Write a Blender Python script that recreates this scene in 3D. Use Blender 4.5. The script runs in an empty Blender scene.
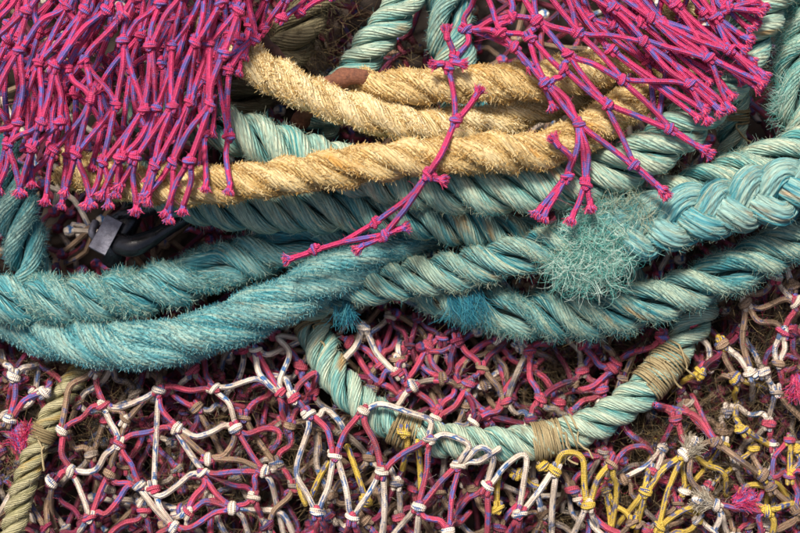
import bpy, math, numpy as np
from mathutils import Vector, Matrix

# ------------------------------------------------------------------ camera, world, sun
SC = bpy.context.scene
SLOPE = math.radians(35)          # the face of the heap leans back; the camera looks square at it
CAMD = 1.5                        # metres from the reference plane of the heap (1 photo pixel = 1 mm there)
RM = np.array([[1, 0, 0],
               [0, math.cos(SLOPE), -math.sin(SLOPE)],
               [0, math.sin(SLOPE), math.cos(SLOPE)]])      # heap axes (right, up the slope, out) -> world
BASE = np.array([0, 0, 0.62])

def to_world(a):
    return np.asarray(a, float) @ RM.T + BASE

cam = bpy.data.cameras.new('camera'); camo = bpy.data.objects.new('camera', cam)
SC.collection.objects.link(camo); SC.camera = camo
camo.location = to_world([0, 0, CAMD]); camo.rotation_euler = (SLOPE, 0, 0)
cam.sensor_width = 36; cam.lens = 36 * CAMD / 0.8; cam.clip_end = 100; cam.clip_start = 0.05
cam.dof.use_dof = True; cam.dof.focus_distance = CAMD - 0.075; cam.dof.aperture_fstop = 4.0

sl = np.array([-0.20, 0.50, 0.82]); sl /= np.linalg.norm(sl)
sd = sl @ RM.T
sun_el = math.asin(sd[2]); sun_az = math.atan2(sd[0], sd[1])
w = bpy.data.worlds.new('World'); SC.world = w; w.use_nodes = True
nt = w.node_tree; sky = nt.nodes.new('ShaderNodeTexSky'); sky.sky_type = 'NISHITA'; sky.sun_disc = False
sky.sun_elevation = sun_el; sky.sun_rotation = sun_az; sky.dust_density = 5.0; sky.air_density = 0.7; sky.ozone_density = 0.3
bg = nt.nodes['Background']; bg.inputs[1].default_value = 0.112
nt.links.new(sky.outputs[0], bg.inputs[0])
sun = bpy.data.lights.new('sun', 'SUN'); sun.energy = 4.4; sun.angle = math.radians(12); sun.color = (1, .95, .88)
suno = bpy.data.objects.new('sun', sun); SC.collection.objects.link(suno)
suno.location = (0, 0, 4)
suno.rotation_euler = Vector(-sd).to_track_quat('-Z', 'Y').to_euler()
SC.view_settings.view_transform = 'Standard'; SC.view_settings.look = 'None'
SC.view_settings.exposure = 0.46; SC.view_settings.gamma = 1

# ------------------------------------------------------------------ helpers
rng = np.random.default_rng(7)
COL = SC.collection

def PX(px, py, h):
    """photo pixel + height above the reference plane (mm) -> heap coordinates (m)"""
    h = np.asarray(h, float) * .001
    k = (CAMD - h) / CAMD * .001
    return np.stack([(np.asarray(px, float) - 400) * k, (266.5 - np.asarray(py, float)) * k, h], -1)

def lin(hexs):
    c = [int(hexs[i:i + 2], 16) / 255 for i in (0, 2, 4)]
    return tuple(x / 12.92 if x <= .04045 else ((x + .055) / 1.055) ** 2.4 for x in c) + (1,)

def norm(a):
    return a / np.maximum(np.linalg.norm(a, axis=-1, keepdims=True), 1e-9)

def spline(pts, step):
    """Catmull-Rom through pts (n,k), resampled about every step"""
    p = np.asarray(pts, float)
    if len(p) == 2:
        p = np.stack([p[0], (p[0] + p[1]) / 2, p[1]])
    e = np.concatenate([[2 * p[0] - p[1]], p, [2 * p[-1] - p[-2]]])
    out = []
    t = np.linspace(0, 1, 24, endpoint=False)[:, None]
    for i in range(len(p) - 1):
        a, b, c, d = e[i:i + 4]
        out.append(.5 * (2 * b + (c - a) * t + (2 * a - 5 * b + 4 * c - d) * t ** 2 + (3 * b - a - 3 * c + d) * t ** 3))
    out = np.concatenate(out + [p[-1:]])
    L = np.concatenate([[0], np.cumsum(np.linalg.norm(np.diff(out[:, :3], axis=0), axis=1))])
    n = max(3, int(round(L[-1] / step)) + 1)
    s = np.linspace(0, L[-1], n)
    return np.stack([np.interp(s, L, out[:, k]) for k in range(out.shape[1])], -1), s

class MB:
    """collects quad grids; verts in heap coordinates"""
    def __init__(self):
        self.v = []; self.f = []; self.t = []; self.m = []; self.n = 0
    def add(self, v, f, t=None, mat=0):
        self.v.append(v); self.f.append(f + self.n); self.t.append(t if t is not None else np.zeros_like(v))
        self.m.append(np.full(len(f), mat)); self.n += len(v)
    def mesh(self, name, mats, origin=None, world=True):
        v = np.concatenate(self.v); f = np.concatenate(self.f); t = np.concatenate(self.t); m = np.concatenate(self.m)
        if world:
            v = to_world(v)
        if origin is not None:
            v = v - np.asarray(origin)
        me = bpy.data.meshes.new(name)
        me.vertices.add(len(v)); me.vertices.foreach_set('co', v.astype('f').ravel())
        me.loops.add(f.size); me.loops.foreach_set('vertex_index', f.astype('i').ravel())
        me.polygons.add(len(f)); me.polygons.foreach_set('loop_start', np.arange(0, f.size, 4, dtype='i'))
        me.polygons.foreach_set('use_smooth', np.ones(len(f), bool))
        for x in mats: me.materials.append(x)
        me.polygons.foreach_set('material_index', m.astype('i'))
        at = me.attributes.new('tc', 'FLOAT_VECTOR', 'POINT'); at.data.foreach_set('vector', t.astype('f').ravel())
        me.update(calc_edges=True)
        return me

def grid_faces(n, k, closed_ring=True):
    i = np.arange(n - 1)[:, None]; j = np.arange(k)[None, :]
    a = i * k + j; b = i * k + (j + 1) % k
    return np.stack([a, b, b + k, a + k], -1).reshape(-1, 4)

def tube(mb, c, r, sides=8, mat=0, v0=0., cap=True, squash=1.0, unit=1000.):
    """round tube along c (n,3) (heap m) with radius r (scalar or n)"""
    c = np.asarray(c, float); n = len(c)
    t = norm(np.gradient(c, axis=0))
    ref = np.array([.05, .03, 1.0]) if abs(t[:, 2]).max() < .93 else np.array([.3, 1., .2])
    e1 = norm(np.cross(t, ref)); e2 = np.cross(t, e1)
    r = np.broadcast_to(np.asarray(r, float), (n,)).copy()
    if cap:
        s0, s1 = c[0] - t[0] * r[0] * .5, c[-1] + t[-1] * r[-1] * .5
        c = np.concatenate([[s0], c, [s1]]); e1 = np.concatenate([e1[:1], e1, e1[-1:]]); e2 = np.concatenate([e2[:1], e2, e2[-1:]])
        r = np.concatenate([[r[0] * .3], r, [r[-1] * .3]]); n += 2
    th = np.linspace(0, 2 * math.pi, sides, endpoint=False)
    ct, st = np.cos(th), np.sin(th)
    v = c[:, None] + r[:, None, None] * (ct[None, :, None] * e1[:, None] + squash * st[None, :, None] * e2[:, None])
    s = np.concatenate([[0], np.cumsum(np.linalg.norm(np.diff(c, axis=0), axis=1))]) * unit + v0
    tc = np.stack([np.broadcast_to(ct, (n, sides)) * 3, np.broadcast_to(st, (n, sides)) * 3, np.broadcast_to(s[:, None], (n, sides))], -1)
    mb.add(v.reshape(-1, 3), grid_faces(n, sides), tc.reshape(-1, 3), mat)

def fibres(mb, p, d, L, r, curl=.5, k=4, mat=0, grav=0.0, flat=False):
    """many hair-thin fibres: roots p, directions d, lengths L (m)"""
    n = len(p)
    d = norm(d); a = norm(np.cross(d, rng.normal(size=(n, 3)))); b = np.cross(d, a)
    ang = rng.uniform(0, 6.28, n)[:, None]; cl = (curl * rng.uniform(.3, 1.6, n))[:, None]
    t = np.linspace(0, 1, k); pts = []
    for x in t:
        off = d * x + a * cl * x * x * np.cos(ang) + b * cl * x * x * np.sin(ang + 2.2 * x)
        off[:, 1] -= grav * x * x
        pts.append(p + off * L[:, None])
    c = np.stack(pts, 1)
    tg = norm(np.gradient(c, axis=1))
    e1 = norm(np.cross(tg, a[:, None] + .3 * b[:, None])); e2 = np.cross(tg, e1)
    rad = (np.asarray(r) * np.ones(n))[:, None] * np.linspace(1, .45, k)[None]
    if flat:                                       # short lint: thin flat filaments
        v = c[:, :, None] + (rad * 1.25)[:, :, None, None] * np.array([-1., 1.])[None, None, :, None] * e1[:, :, None]
        a0 = np.arange(k - 1)[:, None] * 2; g = a0 + np.array([0, 1, 3, 2])[None]
        f = (np.arange(n) * k * 2)[:, None, None] + g[None]
        mb.add(v.reshape(-1, 3), f.reshape(-1, 4), None, mat); return
    th = np.array([0, 2.094, 4.189])
    v = c[:, :, None] + rad[:, :, None, None] * (np.cos(th)[None, None, :, None] * e1[:, :, None] + np.sin(th)[None, None, :, None] * e2[:, :, None])
    g = grid_faces(k, 3)
    f = (np.arange(n) * k * 3)[:, None, None] + g[None]
    mb.add(v.reshape(-1, 3), f.reshape(-1, 4), None, mat)

def curly(mb, p, d, L, r, curl, k, mat=0):
    """fibres that wander and curl back"""
    n = len(p); d = norm(d); ax = norm(rng.normal(size=(n, 3))); pts = [p]; q = p
    cu = (curl * rng.uniform(.2, 1.3, n))[:, None]
    for i in range(k - 1):
        d = norm(d + cu * np.cross(ax, d) * .6 + rng.normal(size=(n, 3)) * .14); d[:, 2] *= .93
        q = q + d * (L / (k - 1))[:, None]; pts.append(q)
    c = np.stack(pts, 1); tg = norm(np.gradient(c, axis=1))
    e1 = norm(np.cross(tg, ax[:, None] + np.array([.01, .02, .03]))); e2 = np.cross(tg, e1)
    rad = r * np.linspace(1, .5, k)[None, :, None, None]; th = np.array([0, 2.094, 4.189])
    v = c[:, :, None] + rad * (np.cos(th)[None, None, :, None] * e1[:, :, None] + np.sin(th)[None, None, :, None] * e2[:, :, None])
    f = (np.arange(n) * k * 3)[:, None, None] + grid_faces(k, 3)[None]
    mb.add(v.reshape(-1, 3), f.reshape(-1, 4), None, mat)

def link(name, me, parent=None):
    o = bpy.data.objects.new(name, me); COL.objects.link(o)
    if parent is not None: o.parent = parent
    return o

def thing(name, label, cat, loc, group=None):
    o = bpy.data.objects.new(name, None); COL.objects.link(o)
    o.empty_display_size = .02; o.location = loc; o['label'] = label; o['category'] = cat
    if group: o['group'] = group
    return o

# ------------------------------------------------------------------ materials
def new_mat(name, rough=.85):
    m = bpy.data.materials.new(name); m.use_nodes = True
    b = m.node_tree.nodes['Principled BSDF']; b.inputs['Roughness'].default_value = rough
    b.inputs['Specular IOR Level'].default_value = .25
    return m, m.node_tree, b

def N(nt, typ, **kw):
    n = nt.nodes.new(typ)
    for k, v in kw.items():
        if isinstance(k, str) and k.startswith('i_'):
            key = k[2:]; key = int(key) if key.isdigit() else key
            n.inputs[key].default_value = v
        else: setattr(n, k, v)
    return n

def coords(nt, sc):
    """rope / twine coordinates (round, round, along) in mm, shifted per object"""
    at = N(nt, 'ShaderNodeAttribute', attribute_name='tc')
    oi = N(nt, 'ShaderNodeObjectInfo')
    mu = N(nt, 'ShaderNodeMath', operation='MULTIPLY'); mu.inputs[1].default_value = 900.
    nt.links.new(oi.outputs['Random'], mu.inputs[0])
    ad = N(nt, 'ShaderNodeVectorMath', operation='ADD'); nt.links.new(at.outputs['Vector'], ad.inputs[0])
    cx = N(nt, 'ShaderNodeCombineXYZ'); nt.links.new(mu.outputs[0], cx.inputs[2]); nt.links.new(cx.outputs[0], ad.inputs[1])
    def scaled(s):
        v = N(nt, 'ShaderNodeVectorMath', operation='MULTIPLY'); v.inputs[1].default_value = s
        nt.links.new(ad.outputs[0], v.inputs[0]); return v.outputs[0]
    return [scaled(s) for s in sc] + [at]

def noise(nt, vec, scale=1., detail=3., rough=.55):
    n = N(nt, 'ShaderNodeTexNoise'); n.inputs['Scale'].default_value = scale; n.inputs['Detail'].default_value = detail
    n.inputs['Roughness'].default_value = rough; nt.links.new(vec, n.inputs['Vector']); return n.outputs['Fac']

def ramp(nt, fac, stops, interp='LINEAR'):
    r = N(nt, 'ShaderNodeValToRGB'); r.color_ramp.interpolation = interp
    e = r.color_ramp.elements
    while len(e) < len(stops): e.new(.5)
    for x, (p, c) in zip(e, stops): x.position = p; x.color = c
    nt.links.new(fac, r.inputs[0]); return r.outputs[0]

def mix(nt, fac, a, b, mode='MIX'):
    m = N(nt, 'ShaderNodeMix', data_type='RGBA', blend_type=mode)
    for sock, v in ((m.inputs[0], fac), (m.inputs[6], a), (m.inputs[7], b)):
        if isinstance(v, (tuple, float, int)): sock.default_value = v
        else: nt.links.new(v, sock)
    return m.outputs[2]

W1, K0 = (1, 1, 1, 1), (0, 0, 0, 1)

def rope_mat(name, dark, mid, pale, stain, pale_at=.55, stain_at=.62, stain_amt=.75, bump=.6, worn=.42):
    m, nt, b = new_mat(name, .8)
    fine, streak, big, blot, at = coords(nt, [(1.1, 1.1, .22), (.35, .35, .03), (.05, .05, .016), (.05, .05, .022)])
    f1 = noise(nt, streak, 1., 4.); f2 = noise(nt, big, 1., 3.); f3 = noise(nt, fine, 1., 3.)
    base = ramp(nt, f1, [(.3, dark), (.48, mid), (.7, pale)])
    pm = ramp(nt, f2, [(pale_at - .14, K0), (pale_at + .14, W1)])
    c = mix(nt, pm, base, pale)
    c2 = mix(nt, .55, c, base)
    sp = N(nt, 'ShaderNodeSeparateXYZ'); nt.links.new(at.outputs['Vector'], sp.inputs[0])
    # the outside of each strand is bleached and rubbed pale, the flanks keep their dye, taken darker to paint in groove shade
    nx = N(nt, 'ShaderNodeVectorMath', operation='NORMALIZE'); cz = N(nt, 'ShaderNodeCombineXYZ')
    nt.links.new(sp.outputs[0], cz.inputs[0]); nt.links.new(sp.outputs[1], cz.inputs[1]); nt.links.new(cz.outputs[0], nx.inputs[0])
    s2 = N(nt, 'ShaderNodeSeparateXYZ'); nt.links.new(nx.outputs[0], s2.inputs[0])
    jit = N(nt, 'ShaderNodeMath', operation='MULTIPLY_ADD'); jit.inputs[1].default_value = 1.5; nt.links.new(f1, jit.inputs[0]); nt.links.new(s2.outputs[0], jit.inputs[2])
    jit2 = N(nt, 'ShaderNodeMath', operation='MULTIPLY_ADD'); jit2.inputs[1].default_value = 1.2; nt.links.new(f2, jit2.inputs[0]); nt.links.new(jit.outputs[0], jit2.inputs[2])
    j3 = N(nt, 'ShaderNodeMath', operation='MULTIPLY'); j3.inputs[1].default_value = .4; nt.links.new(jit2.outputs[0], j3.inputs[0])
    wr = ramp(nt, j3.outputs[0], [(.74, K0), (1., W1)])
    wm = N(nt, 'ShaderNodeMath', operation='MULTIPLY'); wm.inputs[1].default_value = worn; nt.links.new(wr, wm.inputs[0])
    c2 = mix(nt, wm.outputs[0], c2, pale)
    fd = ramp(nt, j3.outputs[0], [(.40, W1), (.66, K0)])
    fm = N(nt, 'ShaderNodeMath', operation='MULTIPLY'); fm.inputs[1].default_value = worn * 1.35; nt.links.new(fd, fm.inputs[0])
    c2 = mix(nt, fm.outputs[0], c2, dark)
    sm = ramp(nt, noise(nt, blot, 1., 4.), [(stain_at, K0), (stain_at + .1, W1)])
    ms = N(nt, 'ShaderNodeMath', operation='MULTIPLY'); ms.inputs[1].default_value = stain_amt; nt.links.new(sm, ms.inputs[0])
    c3 = mix(nt, ms.outputs[0], c2, stain)
    grit, wide = coords(nt, [(.16, .16, .10), (.04, .04, .014)])[:2]
    gm = ramp(nt, noise(nt, grit, 1., 6., .7), [(.50, K0), (.66, W1)]); gw = ramp(nt, noise(nt, wide, 1., 2.), [(.4, K0), (.62, W1)])
    gq = N(nt, 'ShaderNodeMath', operation='MULTIPLY'); nt.links.new(gm, gq.inputs[0]); nt.links.new(gw, gq.inputs[1])
    gq2 = N(nt, 'ShaderNodeMath', operation='MULTIPLY'); gq2.inputs[1].default_value = .6; nt.links.new(gq.outputs[0], gq2.inputs[0])
    c3 = mix(nt, gq2.outputs[0], c3, lin('756244'))
    fl = ramp(nt, f3, [(.3, (.62, .62, .62, 1)), (.7, (1.25, 1.25, 1.25, 1))])
    c4 = mix(nt, 1., c3, fl, 'MULTIPLY')
    nt.links.new(c4, b.inputs['Base Color'])
    an = N(nt, 'ShaderNodeMath', operation='ARCTAN2'); nt.links.new(sp.outputs[1], an.inputs[0]); nt.links.new(sp.outputs[0], an.inputs[1])
    a14 = N(nt, 'ShaderNodeMath', operation='MULTIPLY'); a14.inputs[1].default_value = 17.; nt.links.new(an.outputs[0], a14.inputs[0])
    zz = N(nt, 'ShaderNodeMath', operation='MULTIPLY_ADD'); zz.inputs[1].default_value = -.62; nt.links.new(sp.outputs[2], zz.inputs[0]); nt.links.new(a14.outputs[0], zz.inputs[2])
    wz = N(nt, 'ShaderNodeMath', operation='MULTIPLY_ADD'); wz.inputs[1].default_value = 5.; nt.links.new(f1, wz.inputs[0]); nt.links.new(zz.outputs[0], wz.inputs[2])
    sy = N(nt, 'ShaderNodeMath', operation='SINE'); nt.links.new(wz.outputs[0], sy.inputs[0])
    hy = N(nt, 'ShaderNodeMath', operation='MULTIPLY_ADD'); hy.inputs[1].default_value = .45; nt.links.new(sy.outputs[0], hy.inputs[0]); nt.links.new(f3, hy.inputs[2])
    bp = N(nt, 'ShaderNodeBump'); bp.inputs['Strength'].default_value = min(1., bump * 1.5); bp.inputs['Distance'].default_value = .0014
    nt.links.new(hy.outputs[0], bp.inputs['Height']); nt.links.new(bp.outputs[0], b.inputs['Normal'])
    return m

def fibre_mat(name, stops, rough=.7, trans=.25):
    m, nt, b = new_mat(name, rough)
    g = N(nt, 'ShaderNodeNewGeometry')
    n = len(stops)
    c = ramp(nt, g.outputs['Random Per Island'], [(i / n, s) for i, s in enumerate(stops)], 'CONSTANT')
    nt.links.new(c, b.inputs['Base Color'])
    tr = N(nt, 'ShaderNodeBsdfTranslucent'); nt.links.new(c, tr.inputs[0])
    ms = N(nt, 'ShaderNodeMixShader'); ms.inputs[0].default_value = trans
    nt.links.new(b.outputs[0], ms.inputs[1]); nt.links.new(tr.outputs[0], ms.inputs[2])
    nt.links.new(ms.outputs[0], nt.nodes['Material Output'].inputs[0])
    return m

def twine_mat(name, base, base2, fleck, thr=.56, dirt=None, dirt_amt=0.0, soft=.02):
    """braided twine with coloured tracer yarns"""
    m, nt, b = new_mat(name, .55); b.inputs['Specular IOR Level'].default_value = .4
    fl, fine, dm, at = coords(nt, [(.22, .22, .085), (.9, .9, .9), (.08, .08, .03)])
    f1 = noise(nt, fl, 1., 2., .5); f3 = noise(nt, fine, 1., 2.)
    c = mix(nt, ramp(nt, f3, [(.3, K0), (.7, W1)]), base, base2)
    # braid: crossing helical ribs
    sep = N(nt, 'ShaderNodeSeparateXYZ'); nt.links.new(at.outputs['Vector'], sep.inputs[0])
    an = N(nt, 'ShaderNodeMath', operation='ARCTAN2'); nt.links.new(sep.outputs[1], an.inputs[0]); nt.links.new(sep.outputs[0], an.inputs[1])
    def rib(sg):
        a = N(nt, 'ShaderNodeMath', operation='MULTIPLY'); a.inputs[1].default_value = 4.; nt.links.new(an.outputs[0], a.inputs[0])
        z = N(nt, 'ShaderNodeMath', operation='MULTIPLY_ADD'); z.inputs[1].default_value = sg * 2.3
        nt.links.new(sep.outputs[2], z.inputs[0]); nt.links.new(a.outputs[0], z.inputs[2])
        s = N(nt, 'ShaderNodeMath', operation='SINE'); nt.links.new(z.outputs[0], s.inputs[0]); return s.outputs[0]
    pr = N(nt, 'ShaderNodeMath', operation='MULTIPLY'); nt.links.new(rib(1), pr.inputs[0]); nt.links.new(rib(-1), pr.inputs[1])
    sm = N(nt, 'ShaderNodeMath', operation='ADD'); nt.links.new(pr.outputs[0], sm.inputs[0]); nt.links.new(f3, sm.inputs[1])
    fk = N(nt, 'ShaderNodeMath', operation='MULTIPLY_ADD'); fk.inputs[1].default_value = .06; nt.links.new(pr.outputs[0], fk.inputs[0]); nt.links.new(f1, fk.inputs[2])
    c = mix(nt, ramp(nt, fk.outputs[0], [(thr - soft, K0), (thr + soft * 2, W1)]), c, fleck)
    gr = ramp(nt, pr.outputs[0], [(0., (1.08, 1.08, 1.08, 1)), (.9, (.84, .84, .84, 1))])
    c = mix(nt, 1., c, gr, 'MULTIPLY')
    if dirt is not None:
        dmask = ramp(nt, noise(nt, dm, 1., 5., .65), [(.38, K0), (.68, W1)])
        q = N(nt, 'ShaderNodeMath', operation='MULTIPLY'); q.inputs[1].default_value = dirt_amt; nt.links.new(dmask, q.inputs[0])
        c = mix(nt, q.outputs[0], c, dirt)
    nt.links.new(c, b.inputs['Base Color'])
    bp = N(nt, 'ShaderNodeBump'); bp.inputs['Strength'].default_value = .7; bp.inputs['Distance'].default_value = .0009
    nt.links.new(sm.outputs[0], bp.inputs['Height']); nt.links.new(bp.outputs[0], b.inputs['Normal'])
    return m

TEAL = rope_mat('teal_rope', lin('125864'), lin('45898C'), lin('A9B49A'), lin('A07C48'))
TEALP = rope_mat('pale_teal_rope', lin('1F7076'), lin('64A098'), lin('BCC0A4'), lin('B07C34'), pale_at=.5, stain_at=.63)
BLUE = rope_mat('blue_rope', lin('1E6672'), lin('4A9096'), lin('9CB2A2'), lin('967A4C'), pale_at=.62, stain_at=.68)
BRAID = rope_mat('braid_rope', lin('126072'), lin('3F8C94'), lin('A0B09C'), lin('B47A48'), pale_at=.54, stain_at=.66)
TANP = rope_mat('bleached_tan_rope', lin('A88650'), lin('CFB47C'), lin('E8D6AA'), lin('C08E3C'), pale_at=.5, stain_at=.66)
TAN = rope_mat('tan_rope', lin('94723E'), lin('C0A066'), lin('DCC694'), lin('BC8638'), pale_at=.56, stain_at=.60)
OLD = rope_mat('old_rope', lin('6E6A42'), lin('9A936A'), lin('BDB390'), lin('B88E2A'), pale_at=.55, stain_at=.54)
GREY = rope_mat('grimy_rope', lin('4A4636'), lin('776C50'), lin('958A6A'), lin('5F4A2E'))
F_TEAL = fibre_mat('teal_fibres', [lin(x) for x in ('1F6E7A', '549698', '80AEA4', 'B8C6B2', '9FB8A4', '3E8086')])
F_TEALP = fibre_mat('pale_teal_fibres', [lin(x) for x in ('70AEA8', 'AAC2B2', 'C8CAB0', '559C9E', 'AAB496')])
F_BLUE = fibre_mat('blue_fibres', [lin(x) for x in ('2C7486', '4F929C', '6EA8AA', '9CBCB2', '34707E', '88AFA8')])
F_GREEN = fibre_mat('green_fibres', [lin(x) for x in ('5FB0A4', '9AD2C4', '3F938E', 'CDE8DA', '78BCAE', 'E0EFE2')])
F_DEEP = fibre_mat('deep_blue_fibres', [lin(x) for x in ('22728A', '328898', '2C6C80', '559EA8')])
F_TANP = fibre_mat('bleached_tan_fibres', [lin(x) for x in ('E6D4A4', 'D8BE86', 'F0E2BC', 'C8A868', 'DECCA0', 'BA9450')])
F_TAN = fibre_mat('tan_fibres', [lin(x) for x in ('D8BC82', 'C8A668', 'E4D0A0', 'BA9450', 'CEB684', 'A87E40')])
F_OLD = fibre_mat('old_fibres', [lin(x) for x in ('C9BF92', 'B0A070', 'D9CFA8', '9B8450')])
F_PINK = fibre_mat('pink_fibres', [lin(x) for x in ('E84A7A', 'D83A6C', 'EC7898', 'C23060', 'D03E6A', 'DE5A82', '6E60A4')])
F_WHITE = fibre_mat('white_fibres', [lin(x) for x in ('CBBFA8', 'A89880', 'DCD2BE', '8E8270')])
F_WEED = fibre_mat('weed_fibres', [lin(x) for x in ('4E3E2C', '6A563A', '32281E', '84704E', '3E3828', '241D17')], trans=.1)
F_GREY = fibre_mat('grimy_fibres', [lin(x) for x in ('6F6348', '8E8260', '4E4632')])
M_PINK = twine_mat('magenta_twine', lin('D63C6C'), lin('B02656'), lin('5A58A0'), .548, lin('7A3450'), .45)
M_RED = twine_mat('crimson_twine', lin('C84A62'), lin('AE3A54'), lin('5C5C9C'), .555, lin('5A4038'), .7)
M_WHITE = twine_mat('white_twine', lin('EADCCA'), lin('DCC8B4'), lin('3A6A9E'), .57, lin('806A56'), .75)
M_YELLOW = twine_mat('yellow_twine', lin('D6B848'), lin('C4A03C'), lin('3C4C86'), .57, lin('8A7440'), .5)
M_BEIGE = twine_mat('beige_twine', lin('A58A70'), lin('8E7058'), lin('4C567E'), .62, lin('4A3A2C'), .85)
M_GRIME_SHADE = twine_mat('grimy_shaded_white_twine', lin('B4A494'), lin('9E8C7C'), lin('3A5A88'), .57, lin('4E4034'), .9)  # darker copy of the white twine, shade of the lower layers in its colour
M_DRED = twine_mat('grimy_shaded_red_twine', lin('8E2A48'), lin('70203C'), lin('443E6C'), .56, lin('33241F'), .9)  # grime, and a darkened red that stands in for shade between the nets
TW = {'P': M_PINK, 'R': M_RED, 'W': M_WHITE, 'Y': M_YELLOW, 'B': M_BEIGE, 'D': M_DRED, 'G': M_GRIME_SHADE}
FRAY = {'P': F_PINK, 'R': F_PINK, 'W': F_WHITE, 'Y': F_OLD, 'B': F_OLD, 'D': F_PINK, 'G': F_WHITE}
M_WHIP = rope_mat('whipping_twine', lin('6E5C3E'), lin('95825C'), lin('B2A27C'), lin('86683A'), bump=.3)

def simple_mat(name, c1, c2, rough, metal=0., scale=60., bump=.3):
    m, nt, b = new_mat(name, rough)
    tc = N(nt, 'ShaderNodeTexCoord'); f = noise(nt, tc.outputs['Object'], scale, 6., .65)
    nt.links.new(ramp(nt, f, [(.3, c1), (.7, c2)]), b.inputs['Base Color']); b.inputs['Metallic'].default_value = metal
    rr = ramp(nt, f, [(.3, (rough * .8,) * 3 + (1,)), (.7, (min(1, rough * 1.3),) * 3 + (1,))]); nt.links.new(rr, b.inputs['Roughness'])
    bp = N(nt, 'ShaderNodeBump'); bp.inputs['Strength'].default_value = bump; bp.inputs['Distance'].default_value = .002
    nt.links.new(f, bp.inputs['Height']); nt.links.new(bp.outputs[0], b.inputs['Normal']); b.inputs['Specular IOR Level'].default_value = .5
    return m
M_BLACK = simple_mat('black_plastic', lin('141416'), lin('26262A'), .22)
M_PLATE = simple_mat('grey_metal', lin('504E58'), lin('8A8892'), .45, .3, 160., .6)
M_RUST = simple_mat('rust', lin('4A2818'), lin('85543C'), .9, 0., 260., 1.)
M_DARKRUST = simple_mat('dark_rust', lin('38201A'), lin('5A382A'), .85, 0., 130., .8)
M_HEAP = simple_mat('heap_dirt', lin('1C1512'), lin('3A2C22'), .95, 0., 45., 1.)

# ------------------------------------------------------------------ the heap that carries everything
def build_heap():
    n = 90
    xs = np.linspace(-.95, .95, n); ys = np.linspace(-.75, .8, n)
    X, Y = np.meshgrid(xs, ys)
    Z = -.125 + .012 * np.sin(X * 31 + 2 * np.sin(Y * 19)) + .012 * np.sin(Y * 37 + X * 11) + .006 * rng.normal(size=X.shape)
    edge = np.maximum(np.maximum(abs(X) - .6, abs(Y) - .5), 0)
    Z = Z - edge ** 2 * 2.0
    v = np.stack([X, Y, Z], -1).reshape(-1, 3)
    i, j = np.meshgrid(np.arange(n - 1), np.arange(n - 1), indexing='ij')
    a = (i * n + j).ravel(); f = np.stack([a, a + 1, a + n + 1, a + n], -1)
    mb = MB(); mb.add(v, f)
    o = link('ground', mb.mesh('ground', [M_HEAP])); o['kind'] = 'structure'
build_heap()

# ------------------------------------------------------------------ ropes
HF = {}                                            # height of the rope tops over the photo grid, for draping nets
def hf_add(key, P, R):
    g = HF.setdefault(key, np.full((360, 460), -999.))     # 2.5 px cells, origin (-150,-150)
    for (x, y, h), r in zip(P, R):
        r = r + 3
        i0, i1 = int((y - r + 150) / 2.5), int((y + r + 150) / 2.5) + 1
        j0, j1 = int((x - r + 150) / 2.5), int((x + r + 150) / 2.5) + 1
        i0, j0 = max(i0, 0), max(j0, 0)
        if i0 >= i1 or j0 >= j1: continue
        yy, xx = np.mgrid[i0:i1, j0:j1]
        d2 = (xx * 2.5 - 150 - x) ** 2 + (yy * 2.5 - 150 - y) ** 2
        sub = g[i0:i1, j0:j1]; d2 = d2[:sub.shape[0], :sub.shape[1]]
        np.maximum(sub, np.where(d2 < r * r, h + np.sqrt(np.maximum(r * r - d2, 0)), -999), out=sub)

def hf_at(keys, x, y):
    j = np.clip(((np.asarray(x) + 150) / 2.5).astype(int), 0, 459); i = np.clip(((np.asarray(y) + 150) / 2.5).astype(int), 0, 359)
    r = np.full(np.shape(x), -999.)
    for k in keys:
        if k in HF: r = np.maximum(r, HF[k][i, j])
    return r

def frames(c):
    t = norm(np.gradient(c, axis=0)); nrm = np.zeros_like(c)
    v = np.array([0, 0, 1.]); v = v - t[0] * (v @ t[0]); nrm[0] = v / np.linalg.norm(v)
    for i in range(1, len(c)):
        v = nrm[i - 1] - t[i] * (nrm[i - 1] @ t[i]); nrm[i] = v / np.linalg.norm(v)
    return t, nrm, np.cross(t, nrm)

def smooth_noise(n, m, corr):
    a = rng.normal(size=(max(2, int(n / corr) + 3), m))
    x = np.linspace(0, len(a) - 1.001, n); i = x.astype(int); f = (x - i)[:, None]; f = f * f * (3 - 2 * f)
    return a[i] * (1 - f) + a[i + 1] * f

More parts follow.
